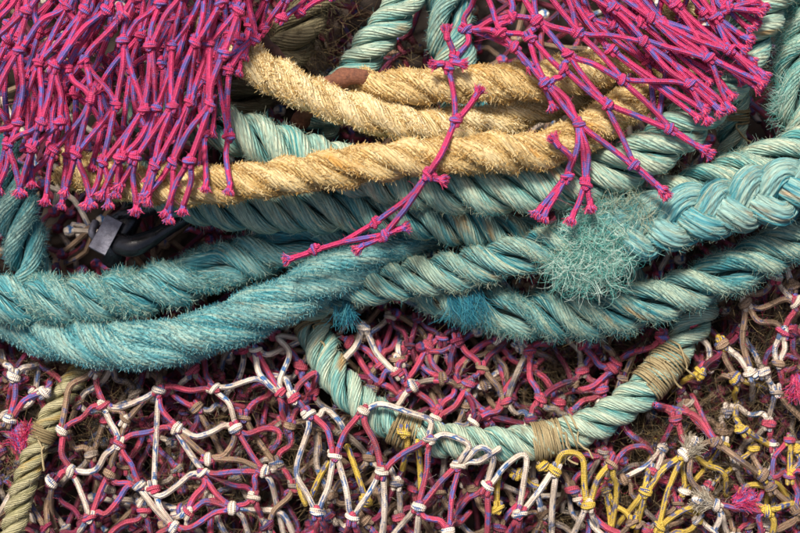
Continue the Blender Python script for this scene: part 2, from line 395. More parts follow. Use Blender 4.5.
def rope(label, ctrl, R, mat, fmat, lay=2.1, fuzz=1500, flen=(2.8, 7), stand=.5, name='rope', yarns=7, key='rope',
         rough=.025, plump=1.03, plait=None, whips=(), extras=(), frad=.18, phase=None, clump=.6, root=None, groove=.86, tangle=0.):
    """laid rope: three strands, each with yarn ridges, plus loose surface fibres. R in mm"""
    ctrl = [tuple(c) + ((1.,) if len(c) == 3 else ()) for c in ctrl]
    A = np.array(ctrl, float); loc = np.concatenate([PX(A[:, 0], A[:, 1], A[:, 2]), A[:, 3:]], 1)
    q, s = spline(loc, .0032); c = q[:, :3]; rs = q[:, 3]
    n = len(c); t, nn, bb = frames(c)
    own = root is None
    if own:
        o = to_world(c[n // 2]); root = thing(name, label, 'rope', o)
    o = np.array(root.location)
    # for draping: pixel position, height, radius
    pp, _ = spline(A, 4.); hf_add(key, pp[:, :3], pp[:, 3] * R)
    S3, T3, N3 = [], [], []
    Rm = R * .001
    if phase is None: phase = rng.uniform(0, 6.28)
    lay_n = smooth_noise(n, 1, 16)[:, 0] * .28
    for k in range(3):
        if plait is None:
            r0 = Rm * .4; cr = Rm * (1 - .4 * plump)
            ph = phase + 2 * math.pi * k / 3 + 2 * math.pi * s / (lay * 2 * Rm) + lay_n
            offn, offb = cr * np.cos(ph), cr * np.sin(ph)
            sr = r0 * plump * rs * (1 + .045 * smooth_noise(n, 1, 10)[:, 0])
            cen = c + (offn * rs)[:, None] * nn + (offb * rs)[:, None] * bb
        else:
            amp, dep, per, srad = plait
            ph = phase + 2 * math.pi * k / 3 + 2 * math.pi * s / per
            offb, offn = amp * np.sin(ph), dep * np.sin(2 * ph)
            sr = srad * rs * (1 + .06 * np.sin(2 * ph + 1))
            cen = c + (offn * rs)[:, None] * nn + (offb * rs)[:, None] * bb
        cen = cen + smooth_noise(n, 3, 9) * Rm * (.025 if plait is None else .07)
        st = norm(np.gradient(cen, axis=0))
        er = offn[:, None] * nn + offb[:, None] * bb + 1e-6 * nn if plait is None else nn
        e1 = norm(er - st * (er * st).sum(1, keepdims=True)); e2 = np.cross(st, e1)
        sides = yarns * 5 if yarns else 20
        th = np.linspace(0, 2 * math.pi, sides, endpoint=False)
        rad = np.ones((n, sides))
        sm = s * 1000
        if yarns:
            y = yarns * th[None] - yarns * 2 * math.pi * sm[:, None] / (sr.mean() * 1000 * 17) + .5 * smooth_noise(n, 1, 12)
            rad += (.11 if plait is None else .17) * (np.abs(np.cos(y / 2)) ** .7 - .6)
        sn = smooth_noise(n, sides, 5); sn = (sn + np.roll(sn, 1, 1) + np.roll(sn, -1, 1)) / 2
        rad += rough * sn
        rad[:2] *= np.array([.25, .8])[:, None]; rad[-2:] *= np.array([.8, .25])[:, None]
        ct, sn_ = np.cos(th), np.sin(th)
        nv = ct[None, :, None] * e1[:, None] + sn_[None, :, None] * e2[:, None]
        v = cen[:, None] + (sr[:, None] * rad)[:, :, None] * nv
        tr = sr.mean() * 1000
        tc = np.stack([np.broadcast_to(ct * tr, (n, sides)), np.broadcast_to(sn_ * tr, (n, sides)), np.broadcast_to(sm[:, None] + 333 * k, (n, sides))], -1)
        mb = MB(); mb.add(v.reshape(-1, 3), grid_faces(n, sides), tc.reshape(-1, 3))
        so = link('strand', mb.mesh('strand', [mat], o), root)
        outw = nv if plait is None else nv
        S3.append(v.reshape(-1, 3)); T3.append(np.repeat(st, sides, 0)); N3.append(nv.reshape(-1, 3))
    V, T, Nn = np.concatenate(S3), np.concatenate(T3), np.concatenate(N3)
    # keep the outside of the rope only
    ci = np.tile(np.repeat(np.arange(n), sides), 3)
    rad_out = V - c[ci]; rl = np.linalg.norm(rad_out, axis=1); up = rad_out[:, 2] > -.55 * rl
    lim = groove * Rm * rs[ci] if plait is None else np.zeros(len(V))
    ok = np.where((rl > lim) & up)[0]
    mb = MB()
    if fuzz:
        wgt = np.exp(clump * smooth_noise(n, 1, 14)[:, 0])[ci[ok]]
        pick = rng.choice(ok, int(fuzz), p=wgt / wgt.sum())
        od = norm(rad_out[pick])
        jit = rng.normal(size=(len(pick), 3))
        if tangle:
            cj = rng.normal(size=(n // 3 + 2, 8, 3)); sid = (pick % sides) * 8 // sides
            jit = jit * .8 + tangle * cj[ci[pick] // 3, sid]
        st_ = stand * rng.uniform(.3, 1.5, len(pick))[:, None]
        d = T[pick] * rng.choice([-1, 1], len(pick))[:, None] * (1 - .4 * stand) + (od * .6 + Nn[pick] * .4) * st_ + jit * .28
        L = rng.gamma(2.2, .45, len(pick)); L = (flen[0] + (flen[1] - flen[0]) * np.clip(L, 0, 2.5) / 1.6) * .001
        fibres(mb, V[pick] + T[pick] * rng.normal(size=(len(pick), 1)) * .002 - Nn[pick] * .0006, d, L, frad * .001, curl=.45, k=3, flat=fuzz > 10500)
        fo = link('loose_fibres', mb.mesh('loose_fibres', [fmat], o), root); fo['kind'] = 'stuff'
    for (a, turns, pitch, mw) in whips:               # whipping: a thin twine bound round the rope
        i0 = int(a * n); m_ = int(turns * 26); ang = np.linspace(0, turns * 2 * math.pi, m_)
        si = s[i0] + (np.arange(m_) / 26.) * pitch + smooth_noise(m_, 1, 9)[:, 0] * .0005
        cc = np.stack([np.interp(si, s, c[:, k]) for k in range(3)], -1)
        n2 = norm(np.stack([np.interp(si, s, nn[:, k]) for k in range(3)], -1)); b2 = norm(np.stack([np.interp(si, s, bb[:, k]) for k in range(3)], -1))
        rr = Rm * (1.0 + .03 * smooth_noise(m_, 1, 7)[:, 0]) * np.interp(si, s, rs)
        cu = cc + rr[:, None] * (np.cos(ang)[:, None] * n2 + np.sin(ang)[:, None] * b2)
        # tail
        tl = cu[-1] + np.linspace(0, 1, 9)[1:, None] * np.array([.012, -.03, .004]) + smooth_noise(8, 3, 4) * .003
        mb = MB(); tube(mb, np.concatenate([cu, tl]), .0011, 6)
        link('whipping', mb.mesh('whipping', [mw], o), root)
    return root, c, (t, nn, bb), s

def tuft(root, px, py, h, n, spread, L, fmat, d0=(0, 0, 1), curl=1.0, dspread=.9, r=.33, name='frayed_tuft'):
    o = np.array(root.location)
    p0 = PX(px, py, h); nc = max(3, n // 16); ci = rng.integers(nc, size=n)          # broken yarns: fibres in clumps
    p = p0 + rng.normal(size=(nc, 3))[ci] * np.array(spread) * .001 + rng.normal(size=(n, 3)) * .0016
    d = np.array(d0, float) + rng.normal(size=(nc, 3))[ci] * dspread * .85 + rng.normal(size=(n, 3)) * dspread * .45
    d[:, 2] = np.abs(d[:, 2]) * .8
    mb = MB(); curly(mb, p, d, rng.uniform(L[0], L[1], n) * .001, r * .001, curl, 8)
    f = link(name, mb.mesh(name, [fmat], o), root); f['kind'] = 'stuff'

# deep ropes, seen in the dark hole at the top
rope('dim teal rope slanting down into the dark hole at top centre', [(425, -60, 10), (402, 5, 20), (372, 45, 22), (345, 85, 10), (315, 130, -15)], 19, TEALP, F_TEAL, fuzz=500, flen=(3, 7))
rope('shaded teal rope hanging behind the uppermost tan rope', [(452, -70, -10), (448, 0, 0), (452, 50, 0), (462, 100, -15), (480, 150, -40)], 24, TEAL, F_TEAL, fuzz=1100, flen=(2.8, 6.5))
rope('grimy olive rope deep behind the pink net at top left', [(345, -60, -10), (310, 5, 5), (285, 55, 0), (245, 100, 10), (205, 130, 0)], 23, GREY, F_GREY, fuzz=2200, flen=(5, 12), stand=.8, yarns=0)
rope('thin teal rope running down behind the right pink fringe', [(752, -50, 20), (742, 40, 25), (735, 100, 20), (732, 160, 5), (735, 230, -20)], 15, TEALP, F_TEALP, fuzz=500, flen=(3, 8), whips=[(.55, 6, .0025, M_WHIP)])
rope('shaggy pale green rope at the right edge', [(812, -40, 40), (798, 40, 45), (795, 90, 45), (812, 150, 40), (850, 200, 20)], 21, TEALP, F_GREEN, fuzz=3500, flen=(6, 14), stand=1.0, yarns=0)
rope('dark blue fuzzy rope end looping at the left edge', [(-10, 140, 30), (10, 190, 28), (22, 235, 22), (32, 275, 5), (40, 330, -25)], 21, BLUE, F_BLUE, fuzz=3000, flen=(2.8, 7), stand=.8)

# blue and teal ropes of the coil
ROPE_F = rope('blue rope running from left edge under the coil, above the shaggiest rope',
     [(-120, 305, 35), (-40, 297, 40), (40, 301, 40), (120, 295, 36), (200, 275, 28), (290, 245, 14), (360, 225, -5), (430, 205, -30)], 24, BLUE, F_TEAL, lay=2.6, fuzz=13000, flen=(2.8, 7), stand=.75, phase=1.0, plump=1.1)
ROPE_G = rope('very shaggy light blue rope, lowest at left',
     [(-120, 275, -5), (-40, 300, 0), (40, 330, 18), (100, 344, 36), (170, 342, 44), (250, 316, 44), (320, 282, 36), (390, 245, 20), (460, 210, -8), (530, 180, -35)], 24, BLUE, F_BLUE, lay=4.2, fuzz=34000, flen=(1.6, 4), stand=1.1, yarns=0, tangle=.7, groove=.6, rough=.05, plump=1.5, frad=.24, clump=.2)
ROPE_E = rope('teal rope just below the lower tan rope, second strand row of the coil',
     [(90, 165, 30), (150, 186, 44), (205, 203, 54), (260, 211, 58), (340, 211, 60), (420, 218, 58), (490, 230, 48), (560, 248, 22), (640, 270, -10)], 22, TEAL, F_TEAL, lay=2.05, fuzz=3000, flen=(2.8, 6.5), stand=.55)
ROPE_D = rope('thick teal rope from left pink fringe under tan rope up to top right',
     [(140, 118, 10), (178, 112, 50), (225, 128, 78), (300, 155, 80), (380, 178, 84), (460, 190, 88), (540, 188, 90), (620, 168, 92), (680, 130, 92), (725, 80, 90), (755, 25, 86), (790, -50, 75)], 24, TEALP, F_TEALP, lay=2.0, fuzz=3600, flen=(2.8, 7), stand=.6)
ROPE_I = rope('fuzzy teal rope under the braid, ending low at right edge',
     [(380, 255, -20), (440, 292, 10), (510, 311, 28), (590, 315, 38), (660, 300, 42), (730, 272, 42), (790, 240, 40), (860, 190, 30)], 23, TEAL, F_TEAL, lay=2.4, fuzz=8500, flen=(3, 8), stand=.75)
rH = rope('big teal rope braided at right with a frayed green tuft',
     [(250, 322, -30), (310, 300, -4), (380, 284, 24), (450, 272, 46), (520, 254, 68), (575, 240, 82), (625, 232, 82), (670, 225, 70)], 21, TEAL, F_TEALP, lay=2.2, fuzz=3200, flen=(2.8, 7), stand=.6)
root_H = rH[0]
rope('', [(525, 256, 40, .55), (560, 248, 62, .75), (600, 240, 78, .95), (650, 226, 84), (720, 208, 86), (790, 188, 86), (860, 165, 80), (940, 130, 60)], 31, BRAID, F_TEALP, root=root_H, plait=(.0172, .0075, .100, .0130), fuzz=6000, flen=(2.8, 7), yarns=9, phase=.4)
rope('smooth teal rope entering at right edge above the braid', [(560, 225, 35), (620, 208, 52), (680, 192, 64), (740, 170, 70), (800, 148, 72), (880, 120, 60)], 20, TEALP, F_TEALP, lay=2.6, fuzz=1400, flen=(2.8, 7))
tuft(root_H, 592, 248, 93, 3100, (14, 16, 6), (14, 36), F_GREEN, d0=(-.1, -.2, 0), curl=1.3, r=.22)
tuft(root_H, 572, 264, 86, 900, (12, 9, 5), (12, 28), F_GREEN, d0=(-.4, -.5, .1), curl=.8, r=.22)
tuft(root_H, 630, 210, 96, 350, (18, 6, 4), (14, 34), F_TEALP, d0=(0, .8, .4), curl=.7, r=.22)
tuft(root_H, 462, 297, 46, 330, (9, 4, 3), (16, 34), F_DEEP, d0=(.45, -1.3, 0), curl=.25, dspread=.2, r=.28)
tuft(ROPE_G[0], 345, 306, 20, 160, (5, 3, 3), (12, 26), F_DEEP, d0=(.1, -1.4, 0), curl=.25, dspread=.2)
ROPE_J = rope('pale turquoise rope bent in a U-shaped loop with bound whippings',
     [(300, 245, -60), (305, 290, -40), (316, 335, -18), (342, 385, 0), (392, 424, 10), (460, 443, 14), (530, 442, 14), (592, 425, 12), (645, 388, 8), (683, 340, -6), (705, 300, -25), (725, 250, -55)], 18.3, TEALP, F_TEALP, lay=1.95, fuzz=900, flen=(3, 7), stand=.4, key='loop',
     whips=[(.12, 9, .0021, M_WHIP), (.335, 12, .0022, M_WHIP), (.545, 14, .0021, M_WHIP), (.59, 2, .007, M_WHIP), (.735, 13, .0022, M_WHIP), (.775, 6, .0035, M_WHIP)])
rope('thin old yellowish rope with a binding, at lower left', [(108, 330, -45), (85, 365, -25), (62, 398, -2), (40, 440, 8), (24, 485, 10), (10, 540, 8), (-5, 600, 0)], 12.8, OLD, F_OLD, lay=2.0, fuzz=450, flen=(3, 8), stand=.4, key='old',
     whips=[(.40, 6, .0022, M_WHIP)])

# tan ropes
rope('bleached tan rope slanting down right from left pink net', [(160, 15, 70), (215, 42, 88), (260, 68, 96), (320, 98, 98), (380, 118, 96), (440, 126, 88), (500, 120, 78), (560, 100, 60), (620, 75, 40)], 17.5, TANP, F_TANP, fuzz=21600, flen=(1.8, 4.2), stand=.5, yarns=0, rough=.09, tangle=1.6, frad=.3, groove=.6, lay=3.0, plump=1.36, clump=.3)
rope('orange-tan shaggy rope, uppermost, disappearing under right pink net', [(340, 100, 40), (362, 88, 72), (400, 88, 98), (460, 84, 104), (540, 80, 104), (600, 66, 96), (650, 42, 84), (700, -10, 70)], 18.5, TAN, F_TAN, fuzz=19440, flen=(1.8, 4.2), stand=.5, yarns=0, rough=.09, tangle=1.6, frad=.3, groove=.6, lay=3.0, plump=1.36, clump=.3)
rope('longest tan rope, lying across the teal ropes in the middle', [(60, 165, 95), (120, 182, 108), (190, 187, 119), (260, 181, 124), (330, 170, 126), (400, 159, 127), (470, 154, 128), (540, 150, 124), (590, 130, 112), (640, 95, 86), (680, 50, 60)], 18.5, TAN, F_TAN, fuzz=25920, flen=(1.8, 4.2), stand=.5, yarns=0, rough=.09, tangle=1.6, frad=.3, groove=.6, lay=3.0, plump=1.36, clump=.3)

# ------------------------------------------------------------------ net parts: knots, twines, frayed ends
KNOTS = {}
def knot_mesh(var, ca, cb):
    """sheet bend: a bight, and a collar of the other twine wound round it. unit = twine radius"""
    k = (var, ca, cb)
    if k in KNOTS: return KNOTS[k]
    r2 = np.random.default_rng(100 + var); mb = MB()
    u = np.linspace(0, 1, 15)
    w_ = .78 + .2 * r2.random()
    a = np.stack([w_ * np.cos(math.pi * u), .55 + .35 * np.sin(math.pi * u), 0 * u], -1)
    zz = np.where(u < .5, -2.4 + 4.1 * np.sin(math.pi * u), -2.4 + 4.1 * np.sin(math.pi * u))
    a[:, 2] = zz; a += r2.normal(size=3) * .1
    tube(mb, a, .92, 8, 0, r2.uniform(0, 300), unit=3.1)
    turns = r2.uniform(1.2, 2.1); ang = np.linspace(0, turns * 2 * math.pi, 30) + r2.uniform(0, 6.28)
    tilt = r2.uniform(-.8, .8)
    x, y = 1.6 * np.cos(ang), .3 + 1.4 * np.sin(ang)
    z = np.linspace(-.75, .75, 30) + tilt * x * .7 + r2.normal() * .15 + .18 * np.sin(ang * 2.3)
    tube(mb, np.stack([x, y, z], -1), .95, 8, 1, r2.uniform(0, 300), unit=3.1)
    b = np.stack([np.linspace(-.5, .6, 8), np.full(8, -.6), np.linspace(-2.2, 2.2, 8)], -1)
    tube(mb, b, .95, 8, 1, r2.uniform(0, 300), unit=3.1)
    me = mb.mesh('knot', [TW[ca], TW[cb]], world=False); KNOTS[k] = me; return me

ENDS = {}
def end_mesh(var, c):
    """cut twine end opening into a brush along +z. unit = twine radius"""
    k = (var, c)
    if k in ENDS: return ENDS[k]
    r2 = np.random.default_rng(300 + var); mb = MB()
    z = np.linspace(-1, 2.2, 6)
    tube(mb, np.stack([0 * z, 0 * z, z], -1), np.array([1, 1, 1.0, 1.08, 1.15, .8]), 8, 0, r2.uniform(0, 300), unit=3.1)
    n = 130 if var < 10 else 480; ang = r2.uniform(0, 6.28, n); rr = 1.15 * np.sqrt(r2.random(n))
    p = np.stack([rr * np.cos(ang), rr * np.sin(ang), (.9 if var < 10 else -.4) + .6 * r2.random(n)], -1)
    d = np.stack([.36 * p[:, 0], .36 * p[:, 1], np.ones(n)], -1) + r2.normal(size=(n, 3)) * .2
    if var < 10: fibres(mb, p, d, r2.uniform(.9, 2.1, n), .15, curl=.35, k=3, mat=1)
    else: curly(mb, p + np.stack([0 * rr, 0 * rr, r2.uniform(-1.5, .5, n)], -1), d * [.6, .6, 1.3], r2.uniform(1.2, 3.6, n), .06, .3, 7, mat=1)
    me = mb.mesh('frayed_end', [TW[c], FRAY[c]], world=False); ENDS[k] = me; return me

def orient(zdir, ydir=np.array([0, 0, 1.])):
    z = norm(np.asarray(zdir, float)); y = ydir - z * (ydir @ z)
    if np.linalg.norm(y) < .1: y = np.array([1., 0, 0]) - z * z[0]
    y = norm(y); x = np.cross(y, z)
    return np.stack([x, y, z], 1)

def place(name, me, root, pos_w, Rl, scale):
    o = link(name, me, root)
    M = Matrix.Identity(4); Rw = RM @ Rl * scale
    for i in range(3):
        for j in range(3): M[i][j] = Rw[i, j]
        M[i][3] = pos_w[i] - root.location[i]
    o.matrix_basis = M
    return o

class Net:
    """knots at photo pixels (x, y, height mm); edges join knots or free points; 300 of a kind stand alone, the rest is one part"""
    def __init__(self, name, label, r, drape=(), lift=3., cat='fishing net', sides=8, fuzz=1.6):
        self.fuzz = fuzz
        self.name, self.label, self.r, self.drape, self.lift, self.cat, self.sides = name, label, r, drape, lift, cat, sides
        self.k = {}; self.e = []; self.ends = []
    def knot(self, key, x, y, h, c='', ang=None): self.k[key] = [x, y, h, c, ang]
    def edge(self, a, b, c, *via): self.e.append((a, b, c, via))
    def end(self, x, y, h, dirv, c, scale=1.): self.ends.append((x, y, h, dirv, c, scale))
    def build(self, wob=.05, cap=300):
        r = self.r
        if self.drape:
            for q in self.k.values():
                q[2] = max(q[2], hf_at(self.drape, [q[0]], [q[1]])[0] + r * 1.6)
        pos = {k: np.array(q[:3], float) for k, q in self.k.items()}
        P0 = np.mean([p for p in pos.values()], 0)
        root = thing(self.name, self.label, self.cat, to_world(PX(P0[0], P0[1], P0[2])))
        o = np.array(root.location)
        axis, cols = {}, {k: [] for k in pos}
        dirs = {k: [] for k in pos}
        full = []
        for a, b, c, via in self.e:
            pa = pos[a] if a in self.k else np.array(a, float)
            pb = pos[b] if b in self.k else np.array(b, float)
            ctl = [pa]
            for v_ in via:
                x = np.array(v_, float)
                if len(x) == 2: x = np.append(x, (pa[2] + pb[2]) / 2 + 4)
                ctl.append(x)
            ctl.append(pb); ctl = np.array(ctl)
            if a in self.k: dirs[a].append(norm(ctl[1] - ctl[0])); cols[a].append(c)
            if b in self.k: dirs[b].append(norm(ctl[-2] - ctl[-1])); cols[b].append(c)
            full.append((a, b, c, ctl))
        for k in pos:
            ds = np.array(dirs[k]) if dirs[k] else np.array([[0, 1., 0]])
            if self.k[k][4] is not None: ax = np.array([math.cos(self.k[k][4]), math.sin(self.k[k][4]), 0])
            else:
                m = (ds[:, :, None] * ds[:, None, :]).sum(0)[:2, :2] + np.array([[0, 0], [0, .15]])
                wv, vv = np.linalg.eigh(m); ax = np.append(vv[:, 1], 0)
            axis[k] = ax
        tw = []
        for a, b, c, ctl in full:
            L = np.linalg.norm(ctl[-1] - ctl[0])
            pts = list(ctl)
            if len(pts) == 2:
                d = pts[1] - pts[0]; pr = np.array([-d[1], d[0], 0]) / max(L, 1)
                sgn = rng.normal() * wob * L
                mid = pts[0] + d * rng.uniform(.4, .6) + pr * sgn + np.array([0, 0, rng.normal() * wob * L * .8])
                pts = [pts[0], mid, pts[1]]
            out = []
            for end, key, q, nb in ((0, a, pts[0], pts[1]), (1, b, pts[-1], pts[-2])):
                if key not in self.k: out.append(None); continue
                d = norm(nb - q); ax = axis[key]; sg = 1. if d @ ax >= 0 else -1.
                side = d - ax * (d @ ax); side[2] = 0
                s0 = norm(side) * min(1., np.linalg.norm(side) * 3) * r * .85 if np.linalg.norm(side) > 1e-3 else 0
                out.append((q + s0 + ax * sg * r * 1.0, q + s0 * 1.5 + ax * sg * r * 2.6 + d * r * 1.2))
            new = []
            if out[0]: new += [out[0][0], out[0][1]]
            else: new.append(pts[0])
            new += pts[1:-1]
            if out[1]: new += [out[1][1], out[1][0]]
            else: new.append(pts[-1])
            cur, _ = spline(np.array(new), 4.5 if L < 120 else 7.)
            if self.drape:
                hh = hf_at(self.drape, cur[:, 0], cur[:, 1]) + self.lift
                lifted = np.maximum(cur[:, 2], hh)
                for _ in range(3):
                    sm = lifted.copy(); sm[1:-1] = (lifted[:-2] + 2 * lifted[1:-1] + lifted[2:]) / 4
                    lifted = np.maximum(sm, hh)
                cur[:, 2] = lifted
            for _ in range(2):
                cur[1:-1] = (cur[:-2] + 2 * cur[1:-1] + cur[2:]) / 4
            tw.append((cur[:, 2].mean(), cur, c))
        tw.sort(key=lambda q: -q[0])
        fz = []
        rest = MB(); cl = sorted({c for _, _, c in tw})
        for i, (_, cur, c) in enumerate(tw):
            loc = PX(cur[:, 0], cur[:, 1], cur[:, 2])
            rr = r * .001 * rng.uniform(.92, 1.08)
            k_ = rng.integers(1, len(loc) - 1, max(4, int(len(loc) * self.fuzz)))
            tg = norm(np.gradient(loc, axis=0))[k_]; rd = norm(np.cross(tg, rng.normal(size=tg.shape)))
            fz.append(np.concatenate([loc[k_] + rd * rr * .9, rd * .8 + tg * rng.choice([-1, 1], len(k_))[:, None] + rng.normal(size=tg.shape) * .3], 1))
            if i < cap:
                mb = MB(); tube(mb, loc, rr, self.sides, 0, rng.uniform(0, 500)); link('twine', mb.mesh('twine', [TW[c]], o), root)
            else:
                tube(rest, loc, rr, 6, cl.index(c), rng.uniform(0, 500))
        if rest.n:
            q = link('twine_mesh', rest.mesh('twine_mesh', [TW[c] for c in cl], o), root); q['kind'] = 'stuff'
        fz = np.concatenate(fz); mb = MB()
        fibres(mb, fz[:, :3], fz[:, 3:], rng.gamma(2., .0011, len(fz)) + .0008, .00013, curl=.8, k=3)
        q = link('loose_fibres', mb.mesh('loose_fibres', [FRAY[cl[len(cl) // 2]]], o), root); q['kind'] = 'stuff'
        order = sorted(pos, key=lambda k: -pos[k][2]); rest = MB()
        for i, k in enumerate(order):
            x, y, h = pos[k]; c = self.k[k][3]
            cc = cols[k] or ['R']
            ca, cb = (c[0], c[-1]) if c else (cc[0], cc[-1])
            Rl = orient(PXdir(axis[k]))
            if i < cap:
                place('knot', knot_mesh(int(rng.integers(9)), ca, cb), root, to_world(PX(x, y, h)), Rl @ rot_z(rng.choice([0, math.pi]), rng), r * .001 * rng.uniform(.84, .98))
            else:
                tube(rest, PX(x + np.array([-3., 0, 3]), y + np.array([0, 1., 0]), h + np.zeros(3)), r * .002, 6, 0)
        if rest.n:
            q = link('knot_lumps', rest.mesh('knot_lumps', [TW[cl[0]]], o), root); q['kind'] = 'stuff'
        for x, y, h, dv, c, s_ in self.ends:
            if self.drape: h = max(h, hf_at(self.drape, [x], [y])[0] + r * 1.3)
            place('frayed_end', end_mesh(int(rng.integers(4)) + (10 if s_ > 1.6 else 0), c), root, to_world(PX(x, y, h)), orient(np.array([dv[0], -dv[1], .1])), r * .001 * s_)
        return root

def PXdir(a): return np.array([a[0], -a[1], a[2]])
def rot_z(a, r_):
    b = a + r_.normal() * .25
    # turn the knot about the line of sight a little and flip it end for end
    M = np.eye(3)
    if abs(a) > 1: M = np.diag([-1., 1., -1.])
    cs, sn = math.cos(r_.normal() * .25), math.sin(r_.normal() * .25)
    return M

ALLR = ('rope', 'loop', 'old')

# ------------------------------------------------------------------ left magenta net: stretched meshes hanging from the top edge
nl = Net('fishing_net', 'magenta fishing net with blue flecks hanging bunched at top left', 2.7, ('rope',), 3.4)
rows = [
 [(60,-75),(88,-78),(112,-80),(136,-80),(160,-80),(184,-80),(205,-80),(226,-80),(246,-76),(264,-70)],
 [(28,-28),(58,-32),(84,-38),(106,-40),(132,-44),(156,-44),(178,-46),(200,-46),(220,-42),(240,-36)],
 [(-6,18),(28,12),(68,5),(86,8),(106,8),(136,-4),(160,2),(184,-6),(203,-4),(222,2),(238,8)],
 [(-30,62),(18,47),(36,58),(53,66),(66,68),(84,61),(123,42),(151,45),(171,44),(196,43),(209,44),(222,52)],
 [(-40,105),(-8,98),(19,123),(40,124),(60,122),(93,98),(116,104),(144,106),(158,110),(171,103),(190,104),(210,108)],
 [(-45,140),(-12,140),(8,146),(32,146),(55,148),(76,152),(103,160),(120,158),(136,157),(155,166),(172,165),(190,162)]]
hs = [150, 152, 154, 156, 152, 144]
for i, rw in enumerate(rows):
    for j, (x, y) in enumerate(rw):
        nl.knot((i, j), x + rng.normal(), y + rng.normal() * 2, hs[i] + rng.normal() * 5 + (8 if j % 2 else 0), 'PP')
def diag_edges(net, rows, key, c='P'):
    for i in range(len(rows) - 1):
        A_, B_ = rows[i], rows[i + 1]
        for j in range(len(A_)):
            f = j * (len(B_) - 1) / (len(A_) - 1); j0 = int(math.floor(f)) if i % 2 else int(round(f))
            for jj in {max(0, min(len(B_) - 1, j0 + d)) for d in ((0, 1) if i % 2 else (-1, 0))}:
                net.edge(key(i, j), key(i + 1, jj), c)
diag_edges(nl, rows, lambda i, j: (i, j))
tips = [(-52,178),(-20,182),(-4,186),(20,188),(33,181),(47,190),(71,188),(86,197),(100,198),(119,186),(140,206),(150,196),(168,209),(183,208)]
for j, (x, y) in enumerate(rows[-1]):
    near = sorted(tips, key=lambda q: abs(q[0] - (x - 6)))[:2]
    for q in near:
        tx, ty = q[0] + rng.normal() * 3, q[1] + rng.normal() * 3
        h = 126
        d = np.array([tx - x, ty - y]); L = np.hypot(*d)
        hh = max(h, hf_at(('rope',), [tx], [ty])[0] + 5)
        nl.edge((5, j), (tx, ty, hh), 'P'); nl.end(tx, ty, hh, d / L, 'P', 1.15)
# folded layers beneath; the deepest is added to block light and darken the gaps
for ly, (dx, dy, dh, jit) in enumerate([(9, 26, -36, 5), (-6, 10, -66, 7), (4, -12, -92, 9)]):
    rr = [[(x + dx + rng.normal() * jit, y + dy + rng.normal() * jit) for x, y in rw] for rw in rows[:5]]
    for i, rw in enumerate(rr):
        for j, (x, y) in enumerate(rw): nl.knot((ly + 10, i, j), x, y, hs[i] + dh + rng.normal() * 4, 'PP')
    diag_edges(nl, rr, lambda i, j, l=ly: (l + 10, i, j))
    for j, (x, y) in enumerate(rr[-1]):
        if rng.random() < .7:
            tx, ty = x - 6 + rng.normal() * 5, y + 40 + rng.normal() * 8
            hh = max(hs[4] + dh - 6, hf_at(('rope',), [tx], [ty])[0] + 5)
            nl.edge((ly + 10, 4, j), (tx, ty, hh), 'P'); nl.end(tx, ty, hh, (-.15, 1), 'P', 1.1)
# shaded flap of the same net running right along the top edge
flap = [[(236,-30),(256,-34),(276,-36),(296,-38),(318,-38),(340,-36)], [(232,8),(248,-2),(268,-4),(288,-4),(310,-4),(332,-6)], [(236,38),(250,26),(262,30),(282,18),(300,12)]]
for i, rw in enumerate(flap):
    for j, (x, y) in enumerate(rw): nl.knot((20, i, j), x, y, 100 + rng.normal() * 6, 'PP')
diag_edges(nl, flap, lambda i, j: (20, i, j))
for j, (tx, ty) in enumerate([(240, 68), (234, 60), (246, 52)]):
    nl.edge((20, 2, min(j, 1)), (tx, ty, 118), 'P'); nl.end(tx, ty, 118, (-.2, 1), 'P')
nl.end(92, 98, 168, (0.2, -1), 'P', 1.5); nl.end(120, 8, 166, (.3, 1), 'P', 1.4)
nl.build(.05)

# ------------------------------------------------------------------ right magenta net: torn edge with dangling ends
nr = Net('fishing_net', 'torn magenta fishing net with dangling cut ends at top right', 2.75, ('rope',), 3.3)
KN = dict(a=(466,29), b=(500,32), c=(514,47), d=(536,20), e=(530,38), f=(578,33), g=(568,55), h=(563,70), i=(544,82), j=(579,124), J=(607,105), k=(622,80),
          m=(643,41), n=(651,18), o=(690,84), p=(709,58), q=(730,50), r=(675,5), s=(715,17), t=(727,8), u=(567,177), v=(586,184), w=(633,165), x=(670,129),
          l=(511,17), A=(455,58), B=(448,68), C=(456,120), D=(428,175), E=(375,223), F=(384,236), G=(314,250),
          z1=(478,-20), z2=(505,-28), z3=(534,-24), z4=(560,-22), z5=(590,-22), z6=(618,-26), z7=(645,-24), z8=(676,-28), z9=(706,-26), z0=(735,-22), y1=(612,8), y2=(628,-4))
HK = dict(a=110, A=128, B=130, C=142, D=136, E=105, F=108, G=96, j=128, u=122, v=126, w=124, x=126, o=128)
for k, (x, y) in KN.items(): nr.knot(k, x, y, HK.get(k, 136) + rng.normal() * 3, 'PP')
for ab in ('z1 a', 'z1 b', 'z2 l', 'z2 d', 'z3 d', 'z3 f', 'z4 f', 'z4 y1', 'z5 y1', 'z5 n', 'z6 n', 'z6 y2', 'z7 r', 'z7 y2', 'z8 r', 'z8 s', 'z9 s', 'z9 t', 'z0 t', 'a l', 'a c', 'a b', 'l b', 'l d', 'b e',
           'd g', 'd e', 'd f', 'e i', 'e h', 'g h', 'f m', 'f k', 'g k', 'g J', 'h J', 'h i', 'y1 m', 'y2 n', 'm o', 'm p', 'n p', 'n q', 'r q', 'r p', 's q', 's t', 'k x', 'J x', 'k o', 'J w', 'j w', 'i j', 'b c', 'c i',
           'D E', 'D F', 'E G', 'F G', 'A B', 'B C', 'C D', 'C D'):
    p_, q_ = ab.split(); nr.edge(p_, q_, 'P')
